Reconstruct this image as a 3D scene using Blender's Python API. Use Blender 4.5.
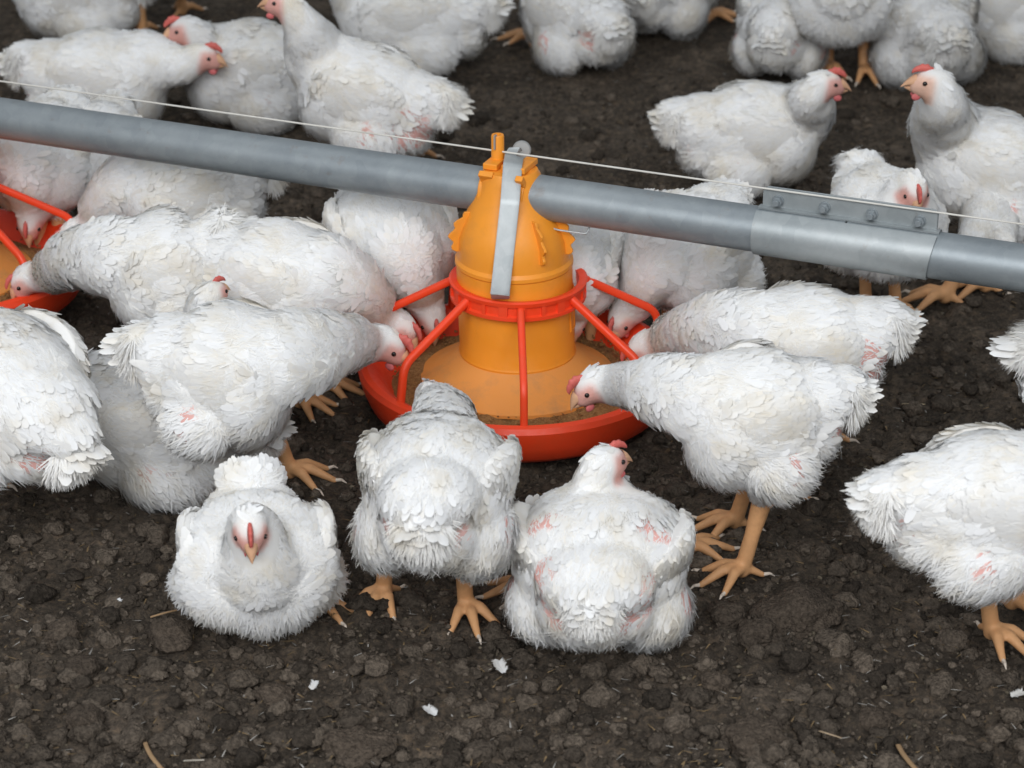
import bpy, bmesh, math, random
import numpy as np
from mathutils import Vector, Matrix, noise as mnoise

for o in list(bpy.data.objects):
    bpy.data.objects.remove(o)
S = bpy.context.scene
COL = S.collection

# ------------------------------------------------------------------ camera
FPX = 2300.0
PITCH = math.radians(25.5)
CAM = np.array([0.003, -2.365, 1.178])
cd = bpy.data.cameras.new('camera'); cam = bpy.data.objects.new('camera', cd); COL.objects.link(cam)
cam.location = CAM.tolist(); cam.rotation_euler = (math.pi/2 - PITCH, 0, 0)
cd.sensor_width = 36.0; cd.lens = FPX/1024*36.0; cd.clip_end = 100
cd.dof.use_dof = True; cd.dof.focus_distance = 2.40; cd.dof.aperture_fstop = 9.0
S.camera = cam

# ------------------------------------------------------------------ world and light
w = bpy.data.worlds.new('world'); S.world = w; w.use_nodes = True
bg = w.node_tree.nodes['Background']; bg.inputs[0].default_value = (0.86, 0.93, 1.0, 1); bg.inputs[1].default_value = 0.31

def area(name, loc, target, sx, sy, power, colr):
    l = bpy.data.lights.new(name, 'AREA'); l.shape = 'RECTANGLE'; l.size = sx; l.size_y = sy
    l.energy = power; l.color = colr
    o = bpy.data.objects.new(name, l); COL.objects.link(o); o.location = loc
    d = Vector(target) - Vector(loc)
    o.rotation_euler = d.to_track_quat('-Z', 'Y').to_euler()
    return o
area('daylight_from_open_side', (-0.4, -3.5, 2.7), (0, -0.2, 0), 4.6, 2.2, 180, (0.97, 0.985, 1.0))
area('overhead_ambient', (-0.6, 0.6, 3.6), (0.0, 0.2, 0), 2.6, 2.6, 17, (0.93, 0.97, 1.0))  # weak area light from overhead, lifts the ambient level

vs = S.view_settings
vs.view_transform = 'Standard'; vs.look = 'None'; vs.gamma = 1.0; vs.use_curve_mapping = False
vs.exposure = 0.0

# ------------------------------------------------------------------ helpers
def gp(px, py, z=0.0):
    """the point of the place at height z seen at photo pixel px, py"""
    r = (px-512)/FPX; u = -(py-384)/FPX
    c, s = math.cos(PITCH), math.sin(PITCH)
    d = np.array([r, c + u*s, -s + u*c])
    t = (z-CAM[2])/d[2]
    return CAM + d*t

def nrm(a):
    a = np.asarray(a, float)
    return a/np.maximum(np.linalg.norm(a, axis=-1, keepdims=True), 1e-9)

def tag(o, label=None, cat=None, group=None, kind=None):
    if label: o['label'] = label
    if cat: o['category'] = cat
    if group: o['group'] = group
    if kind: o['kind'] = kind
    return o

def thing(name, label, cat, loc=(0, 0, 0), rz=0.0, group=None):
    o = bpy.data.objects.new(name, None); COL.objects.link(o)
    o.location = loc; o.rotation_euler = (0, 0, rz); o.empty_display_size = 0.05
    return tag(o, label, cat, group)

def link(name, me, mats, parent=None):
    o = bpy.data.objects.new(name, me); COL.objects.link(o)
    if not isinstance(mats, (list, tuple)): mats = [mats]
    for m in mats: me.materials.append(m)
    if parent: o.parent = parent
    return o

class Geo:
    """gathers quads/tris with tint and shading normals, and makes one mesh"""
    def __init__(s): s.V = []; s.N = []; s.C = []; s.F3 = []; s.F4 = []; s.M3 = []; s.M4 = []; s.n = 0
    def add(s, V, F, N=None, C=(1, 1, 1), mat=0):
        V = np.asarray(V, float)
        s.V.append(V)
        s.N.append(np.zeros_like(V) if N is None else N)
        C = np.asarray(C, float)
        s.C.append(np.broadcast_to(C, V.shape).copy())
        F = np.asarray(F, int)
        if len(F):
            M = np.broadcast_to(np.asarray(mat), (len(F),)).copy()
            if F.shape[1] == 3: s.F3.append(F+s.n); s.M3.append(M)
            else: s.F4.append(F+s.n); s.M4.append(M)
        s.n += len(V)
    def mesh(s, name, custom=False):
        V = np.concatenate(s.V); C = np.concatenate(s.C); N = np.concatenate(s.N)
        f3 = np.concatenate(s.F3) if s.F3 else np.zeros((0, 3), int)
        f4 = np.concatenate(s.F4) if s.F4 else np.zeros((0, 4), int)
        me = bpy.data.meshes.new(name)
        me.vertices.add(len(V)); me.vertices.foreach_set('co', V.astype(np.float32).ravel())
        loops = np.concatenate([f3.ravel(), f4.ravel()]).astype(np.int32)
        me.loops.add(len(loops)); me.loops.foreach_set('vertex_index', loops)
        n3, n4 = len(f3), len(f4)
        st = np.concatenate([np.arange(n3)*3, n3*3+np.arange(n4)*4]).astype(np.int32)
        me.polygons.add(n3+n4); me.polygons.foreach_set('loop_start', st)
        mi = np.concatenate([np.concatenate(s.M3) if s.M3 else np.zeros(0, int), np.concatenate(s.M4) if s.M4 else np.zeros(0, int)]).astype(np.int32)
        me.polygons.foreach_set('material_index', mi)
        me.polygons.foreach_set('use_smooth', np.ones(n3+n4, bool))
        me.update(calc_edges=True)
        at = me.color_attributes.new('tint', 'FLOAT_COLOR', 'POINT')
        at.data.foreach_set('color', np.concatenate([C, np.ones((len(C), 1))], 1).astype(np.float32).ravel())
        if custom:
            bad = np.linalg.norm(N, axis=1) < 1e-6
            if bad.any():
                vn = np.zeros(len(V)*3, np.float32); me.vertices.foreach_get('normal', vn)
                N[bad] = vn.reshape(-1, 3)[bad]
            me.normals_split_custom_set_from_vertices(nrm(N).tolist())
        return me

def ico(sub):
    bm = bmesh.new(); bmesh.ops.create_icosphere(bm, subdivisions=sub, radius=1)
    V = np.array([v.co[:] for v in bm.verts]); F = np.array([[v.index for v in f.verts] for f in bm.faces]); bm.free()
    return V, F
ICO = {k: ico(k) for k in (1, 2, 3, 4, 5)}

def rot(yaw=0, pitch=0, roll=0):
    cy, sy = math.cos(yaw), math.sin(yaw); cp, sp = math.cos(pitch), math.sin(pitch); cr, sr = math.cos(roll), math.sin(roll)
    Z = np.array([[cy, -sy, 0], [sy, cy, 0], [0, 0, 1]]); Y = np.array([[cp, 0, sp], [0, 1, 0], [-sp, 0, cp]]); X = np.array([[1, 0, 0], [0, cr, -sr], [0, sr, cr]])
    return Z @ Y @ X

def ell(c, r, R=None, sub=3):
    V, F = ICO[sub]
    V = V*np.asarray(r)
    if R is not None: V = V @ R.T
    return V+np.asarray(c), F

def chain(pts, rads, sub=2, dens=0.45):
    Vs, Fs, n = [], [], 0
    pts = [np.asarray(p, float) for p in pts]
    for i in range(len(pts)-1):
        L = np.linalg.norm(pts[i+1]-pts[i]); k = max(2, int(L/(min(rads[i], rads[i+1])*dens))+1)
        for t in np.linspace(0, 1, k):
            V, F = ell(pts[i]*(1-t)+pts[i+1]*t, rads[i]*(1-t)+rads[i+1]*t, sub=sub)
            Vs.append(V); Fs.append(F+n); n += len(V)
    return np.concatenate(Vs), np.concatenate(Fs)

def remesh(parts, vox, smooth=6, fac=0.6):
    n = 0; Vs = []; Fs = []
    for V, F in parts:
        Vs.append(V); Fs.append(F+n); n += len(V)
    g = Geo(); g.add(np.concatenate(Vs), np.concatenate(Fs)); me = g.mesh('tmp')
    o = bpy.data.objects.new('tmp', me); COL.objects.link(o)
    m = o.modifiers.new('r', 'REMESH'); m.mode = 'VOXEL'; m.voxel_size = vox
    if smooth:
        m = o.modifiers.new('s', 'SMOOTH'); m.factor = fac; m.iterations = smooth
    dg = bpy.context.evaluated_depsgraph_get(); dg.update()
    e = o.evaluated_get(dg); em = e.to_mesh()
    V = np.zeros(len(em.vertices)*3, np.float32); em.vertices.foreach_get('co', V); V = V.reshape(-1, 3).astype(float)
    N = np.zeros(len(em.vertices)*3, np.float32); em.vertices.foreach_get('normal', N); N = N.reshape(-1, 3).astype(float)
    L = np.zeros(len(em.loops), np.int32); em.loops.foreach_get('vertex_index', L)
    tot = np.zeros(len(em.polygons), np.int32); em.polygons.foreach_get('loop_total', tot)
    st = np.zeros(len(em.polygons), np.int32); em.polygons.foreach_get('loop_start', st)
    q = st[tot == 4]; F4 = L[q[:, None]+np.arange(4)]
    t3 = st[tot == 3]; F3 = L[t3[:, None]+np.arange(3)] if len(t3) else np.zeros((0, 3), int)
    e.to_mesh_clear(); bpy.data.objects.remove(o); bpy.data.meshes.remove(me)
    return V, N, F4, F3

def smooth01(x, a, b):
    t = np.clip((x-a)/(b-a), 0, 1); return t*t*(3-2*t)

# smooth value noise for numpy arrays (3D)
_rs = np.random.RandomState(7); _T = _rs.rand(64, 64, 64)
def vnoise(P, scale, off=0.0):
    q = np.asarray(P)/scale+off+100.0
    i = np.floor(q).astype(int); f = q-i; f = f*f*(3-2*f)
    r = 0
    for a in (0, 1):
        for b in (0, 1):
            for c in (0, 1):
                wgt = (f[..., 0] if a else 1-f[..., 0])*(f[..., 1] if b else 1-f[..., 1])*(f[..., 2] if c else 1-f[..., 2])
                r = r+wgt*_T[(i[..., 0]+a) % 64, (i[..., 1]+b) % 64, (i[..., 2]+c) % 64]
    return r*2-1

# ------------------------------------------------------------------ materials
def mat(name):
    m = bpy.data.materials.new(name); m.use_nodes = True
    nt = m.node_tree; b = nt.nodes['Principled BSDF']
    return m, nt, b
def N_(nt, t, **k):
    n = nt.nodes.new(t)
    for a, v in k.items(): setattr(n, a, v)
    return n
def ramp(nt, stops):
    r = N_(nt, 'ShaderNodeValToRGB'); e = r.color_ramp.elements
    while len(e) < len(stops): e.new(0.5)
    for k, (p, c) in enumerate(stops): e[k].position = p; e[k].color = (*c, 1) if len(c) == 3 else c
    return r
def noise_(nt, scale, detail=4, rough=0.6, coord='Object'):
    tc = N_(nt, 'ShaderNodeTexCoord'); n = N_(nt, 'ShaderNodeTexNoise')
    n.inputs['Scale'].default_value = scale; n.inputs['Detail'].default_value = detail; n.inputs['Roughness'].default_value = rough
    nt.links.new(tc.outputs[coord], n.inputs['Vector']); return n
def bump_(nt, b, h, strength, dist):
    bp = N_(nt, 'ShaderNodeBump'); bp.inputs['Strength'].default_value = strength; bp.inputs['Distance'].default_value = dist
    nt.links.new(h, bp.inputs['Height']); nt.links.new(bp.outputs[0], b.inputs['Normal']); return bp
def mixc(nt, fac, a, b_, mode='MIX'):
    m = N_(nt, 'ShaderNodeMix', data_type='RGBA', blend_type=mode)
    for s, v in ((m.inputs[0], fac), (m.inputs[6], a), (m.inputs[7], b_)):
        if hasattr(v, 'is_output'): nt.links.new(v, s)
        elif isinstance(v, (int, float)): s.default_value = v
        else: s.default_value = (*v, 1)
    return m.outputs[2]

def feather_mat(name, through):
    m, nt, b = mat(name)
    at = N_(nt, 'ShaderNodeAttribute', attribute_name='tint')
    n1 = noise_(nt, 22, 4); r1 = ramp(nt, [(0.48, (1, 1, 1)), (0.85, (0.88, 0.81, 0.68))]); nt.links.new(n1.outputs[0], r1.inputs[0])
    c = mixc(nt, 1.0, at.outputs['Color'], r1.outputs[0], 'MULTIPLY')
    nt.links.new(c, b.inputs['Base Color'])
    b.inputs['Roughness'].default_value = 0.85; b.inputs['Specular IOR Level'].default_value = 0.15
    tr = N_(nt, 'ShaderNodeBsdfTranslucent'); nt.links.new(c, tr.inputs['Color'])
    mx = N_(nt, 'ShaderNodeMixShader'); mx.inputs[0].default_value = through
    nt.links.new(b.outputs[0], mx.inputs[1]); nt.links.new(tr.outputs[0], mx.inputs[2])
    nt.links.new(mx.outputs[0], nt.nodes['Material Output'].inputs['Surface'])
    return m
def tint_mat(name, rough, spec, bscale, bstr, sss=0.0, bdist=0.001, nscale=60, lo=0.8):
    m, nt, b = mat(name)
    at = N_(nt, 'ShaderNodeAttribute', attribute_name='tint')
    n = noise_(nt, nscale, 5); r = ramp(nt, [(0.3, (lo, lo, lo)), (0.7, (1.05, 1.05, 1.05))]); nt.links.new(n.outputs[0], r.inputs[0])
    c = mixc(nt, 1.0, at.outputs['Color'], r.outputs[0], 'MULTIPLY'); nt.links.new(c, b.inputs['Base Color'])
    b.inputs['Roughness'].default_value = rough; b.inputs['Specular IOR Level'].default_value = spec
    nb = noise_(nt, bscale, 3); bump_(nt, b, nb.outputs[0], bstr, bdist)
    return m
M_FEATHER = feather_mat('white_feathers', 0.10)
M_UNDER = feather_mat('white_down_coat', 0.0)
M_SKIN = tint_mat('bird_skin', 0.55, 0.35, 500, 0.5)
M_COMB = tint_mat('comb_flesh', 0.5, 0.4, 700, 0.6)

def plastic(name, colr, dirt=(0.25, 0.14, 0.06), amount=0.35, rough=0.38, scale=14, sss=0.0):
    m, nt, b = mat(name)
    n = noise_(nt, scale, 7, 0.68); r = ramp(nt, [(0.50, (0, 0, 0)), (0.78, (1, 1, 1))]); nt.links.new(n.outputs[0], r.inputs[0])
    mu = N_(nt, 'ShaderNodeMath', operation='MULTIPLY'); mu.inputs[1].default_value = amount; nt.links.new(r.outputs[0], mu.inputs[0])
    nt.links.new(mixc(nt, mu.outputs[0], colr, dirt), b.inputs['Base Color'])
    n2 = noise_(nt, 60, 4); r2 = ramp(nt, [(0.3, (rough-0.08,)*3), (0.7, (rough+0.2,)*3)]); nt.links.new(n2.outputs[0], r2.inputs[0])
    nt.links.new(r2.outputs[0], b.inputs['Roughness'])
    bump_(nt, b, n2.outputs[0], 0.12, 0.001)
    if sss:
        b.inputs['Subsurface Weight'].default_value = sss; b.inputs['Subsurface Radius'].default_value = (0.02, 0.008, 0.002); b.inputs['Subsurface Scale'].default_value = 0.3
    return m
M_ORANGE = plastic('orange_plastic', (0.86, 0.31, 0.025), (0.42, 0.18, 0.05), 0.4)
M_SKIRT = plastic('dusty_orange_plastic', (0.72, 0.29, 0.06), (0.36, 0.20, 0.09), 0.8, rough=0.55, scale=20)
M_RED = plastic('red_plastic', (0.86, 0.060, 0.014), (0.45, 0.10, 0.04), 0.3)

def galvanised(name, base, dark, rust=0.25, metal=0.45):
    m, nt, b = mat(name)
    vo = N_(nt, 'ShaderNodeTexVoronoi'); tc = N_(nt, 'ShaderNodeTexCoord'); vo.inputs['Scale'].default_value = 70; nt.links.new(tc.outputs['Object'], vo.inputs['Vector'])
    r = ramp(nt, [(0.1, dark), (0.9, base)]); nt.links.new(vo.outputs['Color'], r.inputs[0])
    n = noise_(nt, 9, 8, 0.7); r2 = ramp(nt, [(0.35, dark), (0.62, base)]); nt.links.new(n.outputs[0], r2.inputs[0])
    c = mixc(nt, 0.72, r.outputs[0], r2.outputs[0])
    n3 = noise_(nt, 45, 6, 0.7); r3 = ramp(nt, [(0.60, (0, 0, 0)), (0.78, (rust,)*3)]); nt.links.new(n3.outputs[0], r3.inputs[0])
    c = mixc(nt, r3.outputs[0], c, (0.22, 0.14, 0.085)); nt.links.new(c, b.inputs['Base Color'])
    b.inputs['Metallic'].default_value = metal; b.inputs['Roughness'].default_value = 0.46
    bump_(nt, b, n3.outputs[0], 0.15, 0.001)
    return m
M_PIPE = galvanised('galvanised_pipe', (0.33, 0.36, 0.375), (0.22, 0.25, 0.27), 0.45)
M_SLEEVE = galvanised('galvanised_sleeve', (0.42, 0.445, 0.45), (0.28, 0.31, 0.32), 0.5)
M_STEEL = galvanised('galvanised_sheet', (0.50, 0.52, 0.52), (0.30, 0.33, 0.34), 0.35)
M_GREY = plastic('grey_plastic', (0.30, 0.30, 0.29), (0.12, 0.1, 0.08), 0.6)
M_CORD = plastic('dusty_cord', (0.62, 0.60, 0.55), (0.3, 0.26, 0.2), 0.5)

def soil_mat():
    m, nt, b = mat('dark_litter')
    n = noise_(nt, 9, 8, 0.7); r = ramp(nt, [(0.28, (0.036, 0.028, 0.021)), (0.5, (0.104, 0.082, 0.062)), (0.74, (0.215, 0.172, 0.134))]); nt.links.new(n.outputs[0], r.inputs[0])
    n2 = noise_(nt, 110, 9, 0.8); r2 = ramp(nt, [(0.34, (0.30, 0.28, 0.26)), (0.50, (1, 1, 1)), (0.66, (2.2, 2.0, 1.75))]); nt.links.new(n2.outputs[0], r2.inputs[0])
    c = mixc(nt, 1.0, r.outputs[0], r2.outputs[0], 'MULTIPLY')
    n3 = noise_(nt, 420, 3, 0.6); r3 = ramp(nt, [(0.62, (0, 0, 0)), (0.70, (0.65, 0.65, 0.65))]); nt.links.new(n3.outputs[0], r3.inputs[0])
    c = mixc(nt, r3.outputs[0], c, (0.26, 0.215, 0.16))
    nt.links.new(c, b.inputs['Base Color']); b.inputs['Roughness'].default_value = 0.9; b.inputs['Specular IOR Level'].default_value = 0.25
    bump_(nt, b, n2.outputs[0], 1.0, 0.012)
    return m
M_SOIL = soil_mat()
M_CRUMB = tint_mat('litter_crumb', 0.9, 0.15, 330, 1.0, bdist=0.006, nscale=260, lo=0.35)
M_BIT = tint_mat('dry_bit', 0.8, 0.2, 300, 0.3)
def feed_mat():
    m, nt, b = mat('ground_feed')
    n = noise_(nt, 330, 6, 0.8); r = ramp(nt, [(0.3, (0.14, 0.06, 0.018)), (0.5, (0.36, 0.18, 0.055)), (0.72, (0.62, 0.37, 0.15))]); nt.links.new(n.outputs[0], r.inputs[0])
    nt.links.new(r.outputs[0], b.inputs['Base Color']); b.inputs['Roughness'].default_value = 0.95
    bump_(nt, b, n.outputs[0], 1.0, 0.004); return m
M_FEED = feed_mat()
m_, nt_, b_ = mat('eye_dark'); b_.inputs['Base Color'].default_value = (0.015, 0.01, 0.008, 1); b_.inputs['Roughness'].default_value = 0.12; M_EYE = m_

# ------------------------------------------------------------------ ground
def soil_height(P):
    P3 = np.concatenate([P[:, :2], np.zeros((len(P), 1))], 1)
    h = 0.010*vnoise(P3, 0.22)+0.006*vnoise(P3, 0.085, 3)
    a = 1-np.abs(vnoise(P3, 0.045, 9)); h = h+0.006*(1-a)
    a = np.abs(vnoise(P3, 0.021, 5)); h = h+0.0085*a
    h = h+0.0032*vnoise(P3, 0.011, 2)+0.0022*np.abs(vnoise(P3, 0.0065, 4))
    return h-0.0115
def grid(xs, ys):
    X, Y = np.meshgrid(xs, ys); V = np.stack([X.ravel(), Y.ravel(), np.zeros(X.size)], 1)
    nx = len(xs); i = np.arange(len(ys)-1)[:, None]*nx+np.arange(nx-1)[None, :]; i = i.ravel()
    return V, np.stack([i, i+1, i+nx+1, i+nx], 1)
def spaced(a, b, c, d, fine, coarse):
    return np.concatenate([np.arange(a, b, coarse), np.arange(b, c, fine), np.arange(c, d, coarse)])
V, F = grid(spaced(-5, -1.15, 1.2, 5, 0.0055, 0.15), spaced(-3.2, -0.85, 0.9, 0.91, 0.0045, 0.15).tolist()+np.arange(0.9, 2.6, 0.0085).tolist()+np.arange(2.6, 8, 0.15).tolist())
V[:, 2] = soil_height(V)
g = Geo(); g.add(V, F)
floor = tag(link('floor', g.mesh('floor'), M_SOIL), kind='structure')

def soil_at(x, y): return float(soil_height(np.array([[x, y, 0.0]]))[0])

# ------------------------------------------------------------------ feather cards
ROWS_CONTOUR = (np.array([0, .35, .72, .93, 1.0]), np.array([.45, .95, 1.0, .62, .12]))
ROWS_DOWN = (np.array([0, .5, 1.0]), np.array([.9, .75, .08]))
def cards(g, P, N, F, length, width, lift, curl, C, rng, soft=0.6, contour=True, jitter=0.25):
    n = len(P)
    if n == 0: return
    rows, prof = ROWS_CONTOUR if contour else ROWS_DOWN
    F = F+rng.normal(0, jitter, (n, 3)); F = nrm(F-N*np.sum(F*N, 1, keepdims=True))
    length = np.broadcast_to(length, n)[:, None]; width = np.broadcast_to(width, n)[:, None]; lift = np.broadcast_to(lift, n)[:, None]
    d = F*np.cos(lift)+N*np.sin(lift); s = nrm(np.cross(d, N)); up = nrm(np.cross(s, d))
    Vv = []; Nn = []
    cols = (-1, 0, 1) if contour else (-1, 1)
    for t, wv in zip(rows, prof):
        base = P+d*length*t-N*length*curl*t*t+N*0.0006
        for c in cols:
            Vv.append(base+s*width*0.5*wv*c-up*width*(0.16 if c else 0.0)*wv)
            Nn.append(nrm(N*soft+(up+s*c*0.45)*(1-soft)+d*0.12*(t-0.4)))
    k = len(cols); R = len(rows)
    V = np.stack(Vv, 1).reshape(-1, 3); Nn = np.stack(Nn, 1).reshape(-1, 3)
    base = (np.arange(n)*k*R)[:, None]; q = []
    for r in range(R-1):
        for c in range(k-1):
            a = r*k+c; q.append([a, a+1, a+k+1, a+k])
    Fq = (base[:, :, None]+np.array(q)[None]).reshape(-1, 4)
    C = np.broadcast_to(C, (n, 3)); C = np.repeat(C, k*R, axis=0)
    g.add(V, Fq, Nn, C)

def sample(V, N, F4, n, rng, wt=None):
    A = V[F4]; ar = 0.5*np.linalg.norm(np.cross(A[:, 2]-A[:, 0], A[:, 3]-A[:, 1]), axis=1)
    if wt is not None: ar = ar*wt
    i = rng.choice(len(F4), n, p=ar/ar.sum()); u = rng.rand(n, 1); v = rng.rand(n, 1)
    q = A[i]; P = (q[:, 0]*(1-u)+q[:, 1]*u)*(1-v)+(q[:, 3]*(1-u)+q[:, 2]*u)*v
    return P, nrm(N[F4[i]].mean(1))

def white(n, rng, warm=0.0):
    v = rng.uniform(0.85, 0.93, (n, 1)); y = rng.rand(n, 1)**4*0.08+warm
    return np.concatenate([v, v*(1-y*0.35), v*(1-y)], 1)

FACE = np.array([0.78, 0.40, 0.34]); LEGC = np.array([0.70, 0.37, 0.17]); PINK = np.array([0.74, 0.42, 0.38]); SHELL = np.array([0.86, 0.84, 0.80])

# ------------------------------------------------------------------ the bird
def chicken(label, px, py, h, yaw, head, look, s=1.0, L=1.0, W=1.0, pitch=0.0, sit=False, feet=None, toes=None,
            seed=0, comb=1.0, tail=1.0, tailup=0.25, wing=0.0, flop=0.0, patch=1.0, dark=1.0, legc=None, facec=None, fat=1.0, neckr=1.0,
            headroll=0.0, group='white broiler chickens', mouth=0.04, wings=True, bare=(), detail=1.0):
    rng = np.random.RandomState(seed+11)
    c = gp(px, py, h); yw = math.radians(yaw)
    root = thing('chicken', label, 'chicken', (c[0], c[1], 0), yw, group)
    Rz = rot(yw)
    def loc(p): return (Rz.T @ (np.asarray(p, float)-np.array([c[0], c[1], 0])))
    B = rot(0, math.radians(pitch)); ctr = np.array([0, 0, h])
    sc = np.array([s*L*.74, s*W*.86, s*.87])
    def bl(p): return ctr+B @ (np.asarray(p, float)*sc)          # body-local -> bird-local
    def be(c_, r_, ya=0, pi_=0, ro=0, sub=3):                    # ellipsoid on the trunk
        return ell(bl(c_), np.asarray(r_)*sc*np.array([1, 1, fat]), B @ rot(ya, pi_, ro), sub)
    lk = rot(math.radians(look[0])-yw, math.radians(-look[1]), math.radians(headroll))   # head frame columns: fwd, left, up
    fw, lf, up = lk[:, 0], lk[:, 1], lk[:, 2]
    hc = loc(gp(*head))
    hs = s*1.12
    parts = [be((-.005, 0, 0), (.112, .080, .073), 0, 0, 0, 4), be((.042, 0, -.006), (.070, .080, .076), 0, 0, 0, 3),
             be((-.085, 0, .012), (.068, .054, .046)), be((-.130, 0, .024+tailup*.035), (.044, .034, .026), 0, -tailup),
             be((-.030, .044, -.042), (.062, .042, .046)), be((-.030, -.044, -.042), (.062, .042, .046)),
             be((-.085, 0, -.022), (.050, .052, .044))]
    # neck
    A = bl((.070, 0, .018)); A2 = bl((.030, 0, .012))
    Hb = hc-fw*.006*hs-up*.004*hs
    dist = np.linalg.norm(Hb-A)
    dA = nrm(B @ np.array([.8, 0, .45]) + nrm(Hb-A)*1.3)
    C1 = A+dA*dist*0.42; C2 = Hb+(-fw*.60-up*.65)*min(.04*s, dist*.4)
    ts = np.linspace(0, 1, 15)
    neck = np.array([(1-t)**3*A+3*(1-t)**2*t*C1+3*(1-t)*t*t*C2+t**3*Hb for t in ts])
    nr = s*neckr*(0.0475+(0.0185-0.0475)*ts**.85)
    parts.append(chain([A2]+list(neck), [.050*s]+list(nr), 2, 0.4))
    # head
    parts.append(ell(hc-fw*.002*hs, np.array([.0215, .0162, .0165])*hs, lk, 3))
    parts.append(ell(hc+fw*.011*hs-up*.003*hs, np.array([.0125, .0105, .0110])*hs, lk, 3))
    V, N, F4, F3 = remesh(parts, 0.0042*s, 7)
    Vb, Nb, Fb = V, N, F4
    # local coordinates used for colouring and plumage
    def body_uvw(P): return ((P-ctr) @ B)/sc
    def headc(P): d = (P-hc)/hs; return d @ lk
    def neck_t(P):
        D = np.linalg.norm(P[:, None, :]-neck[None], axis=2); k = D.argmin(1); return D[np.arange(len(P)), k], ts[k], k
    # clumps of plumage
    hd = headc(V); inhead = np.linalg.norm(hd*np.array([1, 1.2, 1.1]), axis=1)
    amp = smooth01(inhead, .022, .05)*s
    V = V+N*((0.0042*vnoise(V, .034*s, seed)+.0022*vnoise(V, .016*s, seed+5))*amp)[:, None]
    face = smooth01(hd[:, 0], -.006, .004)*smooth01(-hd[:, 2], -.014, -.006)*(1-smooth01(inhead, .021, .031))*(hd[:, 2] > -.020)
    fc = np.array(facec) if facec is not None else FACE
    Cv = np.array([.80, .79, .77])[None]*(1-face[:, None])+fc[None]*face[:, None]
    u = body_uvw(V)
    patches = [((-.040, .074, -.034), .020, patch), ((-.040, -.074, -.034), .020, patch), ((-.118, .022, -.012), .026, patch*.8), ((-.118, -.022, -.012), .026, patch*.8)]
    patches += [(b[0], b[1], 1.0) for b in bare]
    def barew(P):
        q = body_uvw(P); wv = np.zeros(len(P))
        for pc, pr, st in patches:
            dd = np.linalg.norm(q-np.array(pc), axis=1)+.35*pr*vnoise(P, .009, seed+2)
            wv = np.maximum(wv, st*(1-smooth01(dd, pr*.7, pr*1.25)))
        return np.minimum(wv, 1)
    bw = barew(V)[:, None]; Cv = Cv*(1-bw)+PINK*bw
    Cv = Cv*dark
    g = Geo()
    fm = np.where(face[F4].mean(1) > .5, 1, 2)
    g.add(V, F4, None, Cv, fm)
    if len(F3): g.add(V, F3, None, Cv, 2)
    # --- plumage: contour feathers, then loose down
    def flow(P):
        D, t, k = neck_t(P)
        tn = nrm(neck[np.maximum(k-1, 0)]-neck[np.minimum(k+1, 14)])
        q = body_uvw(P)
        fb = np.stack([-np.ones(len(P)), np.zeros(len(P)), -.30-.5*(q[:, 2] < -.02)], 1)
        fb = fb @ B.T
        wn = (smooth01(t, .08, .50)*(1-smooth01(D, .035*s, .070*s)))[:, None]
        return fb*(1-wn)+tn*wn, t*(D < .06*s), q
    def keep(P, k):
        hdp = headc(P); ih = np.linalg.norm(hdp, axis=1)
        fa = (ih < .034)*(hdp[:, 0] > -.006)*(hdp[:, 2] < .0145) + (hdp[:, 0] > .008)*(ih < .04)
        return (fa == 0) & (rng.rand(len(P)) > barew(P)*k)
    n1 = int(2600*detail)
    P, Nn = sample(V, N, F4, n1, rng); k = keep(P, .85); P, Nn = P[k], Nn[k]
    f, t, q = flow(P)
    ln = np.where(t > .3, .0135, .0175)*s*rng.uniform(.7, 1.25, len(P)); ln = np.where(q[:, 2] < -.045, ln*.8, ln)
    wd = np.where(t > .3, .0055, .0075)*s
    cards(g, P, Nn, f, ln, wd*rng.uniform(.8, 1.15, len(P)), rng.uniform(.01, .09, len(P))*np.where(t > .3, .5, 1), .10, white(len(P), rng)*dark, rng, .95, True, .28)
    n2 = int(17000*detail)
    P, Nn = sample(V, N, F4, n2, rng); k = keep(P, .60); P, Nn = P[k], Nn[k]
    f, t, q = flow(P)
    nh = np.linalg.norm(headc(P), axis=1) < .034
    low = smooth01(-q[:, 2], .0, .05)
    ln = np.where(nh, .005, np.where(t > .3, .012, .012+.007*low))*s*rng.uniform(.6, 1.25, len(P))
    lift = np.where(nh, .12, rng.uniform(.04, .30, len(P))*np.where(t > .2, .6, 1)+.22*low)
    cards(g, P, Nn, f, ln, np.where(nh, .0014, .0015+.0003*low)*s*rng.uniform(.7, 1.3, len(P)), lift, .22, white(len(P), rng)*dark, rng, .88, False, .38)
    # --- legs and feet, part of the same body mesh
    lc = np.array(legc) if legc is not None else LEGC
    lparts = []
    def foot(pt, az, spread=.62, ln=.048, back=True):
        r0 = .0056*s
        for a, l in ((-spread, .86), (0, 1.0), (spread, .86)):
            d = np.array([math.cos(az+a), math.sin(az+a), 0])
            e = pt+d*ln*l*s
            lparts.append(chain([pt+np.array([0, 0, .004*s]), pt+d*ln*.45*l*s+np.array([0, 0, .0052*s]), np.array([e[0], e[1], .0035*s])], [r0*1.3, r0*1.05, r0*.62], 2, .5))
            claws.append((np.array([e[0], e[1], .0042*s]), d))
        if back:
            d = np.array([math.cos(az+math.pi*.88), math.sin(az+math.pi*.88), 0]); e = pt+d*ln*.45*s
            lparts.append(chain([pt+np.array([0, 0, .005*s]), np.array([e[0], e[1], .0035*s])], [r0, r0*.6], 2, .5)); claws.append((np.array([e[0], e[1], .004*s]), d))
    claws = []; z0 = 0.004
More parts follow.
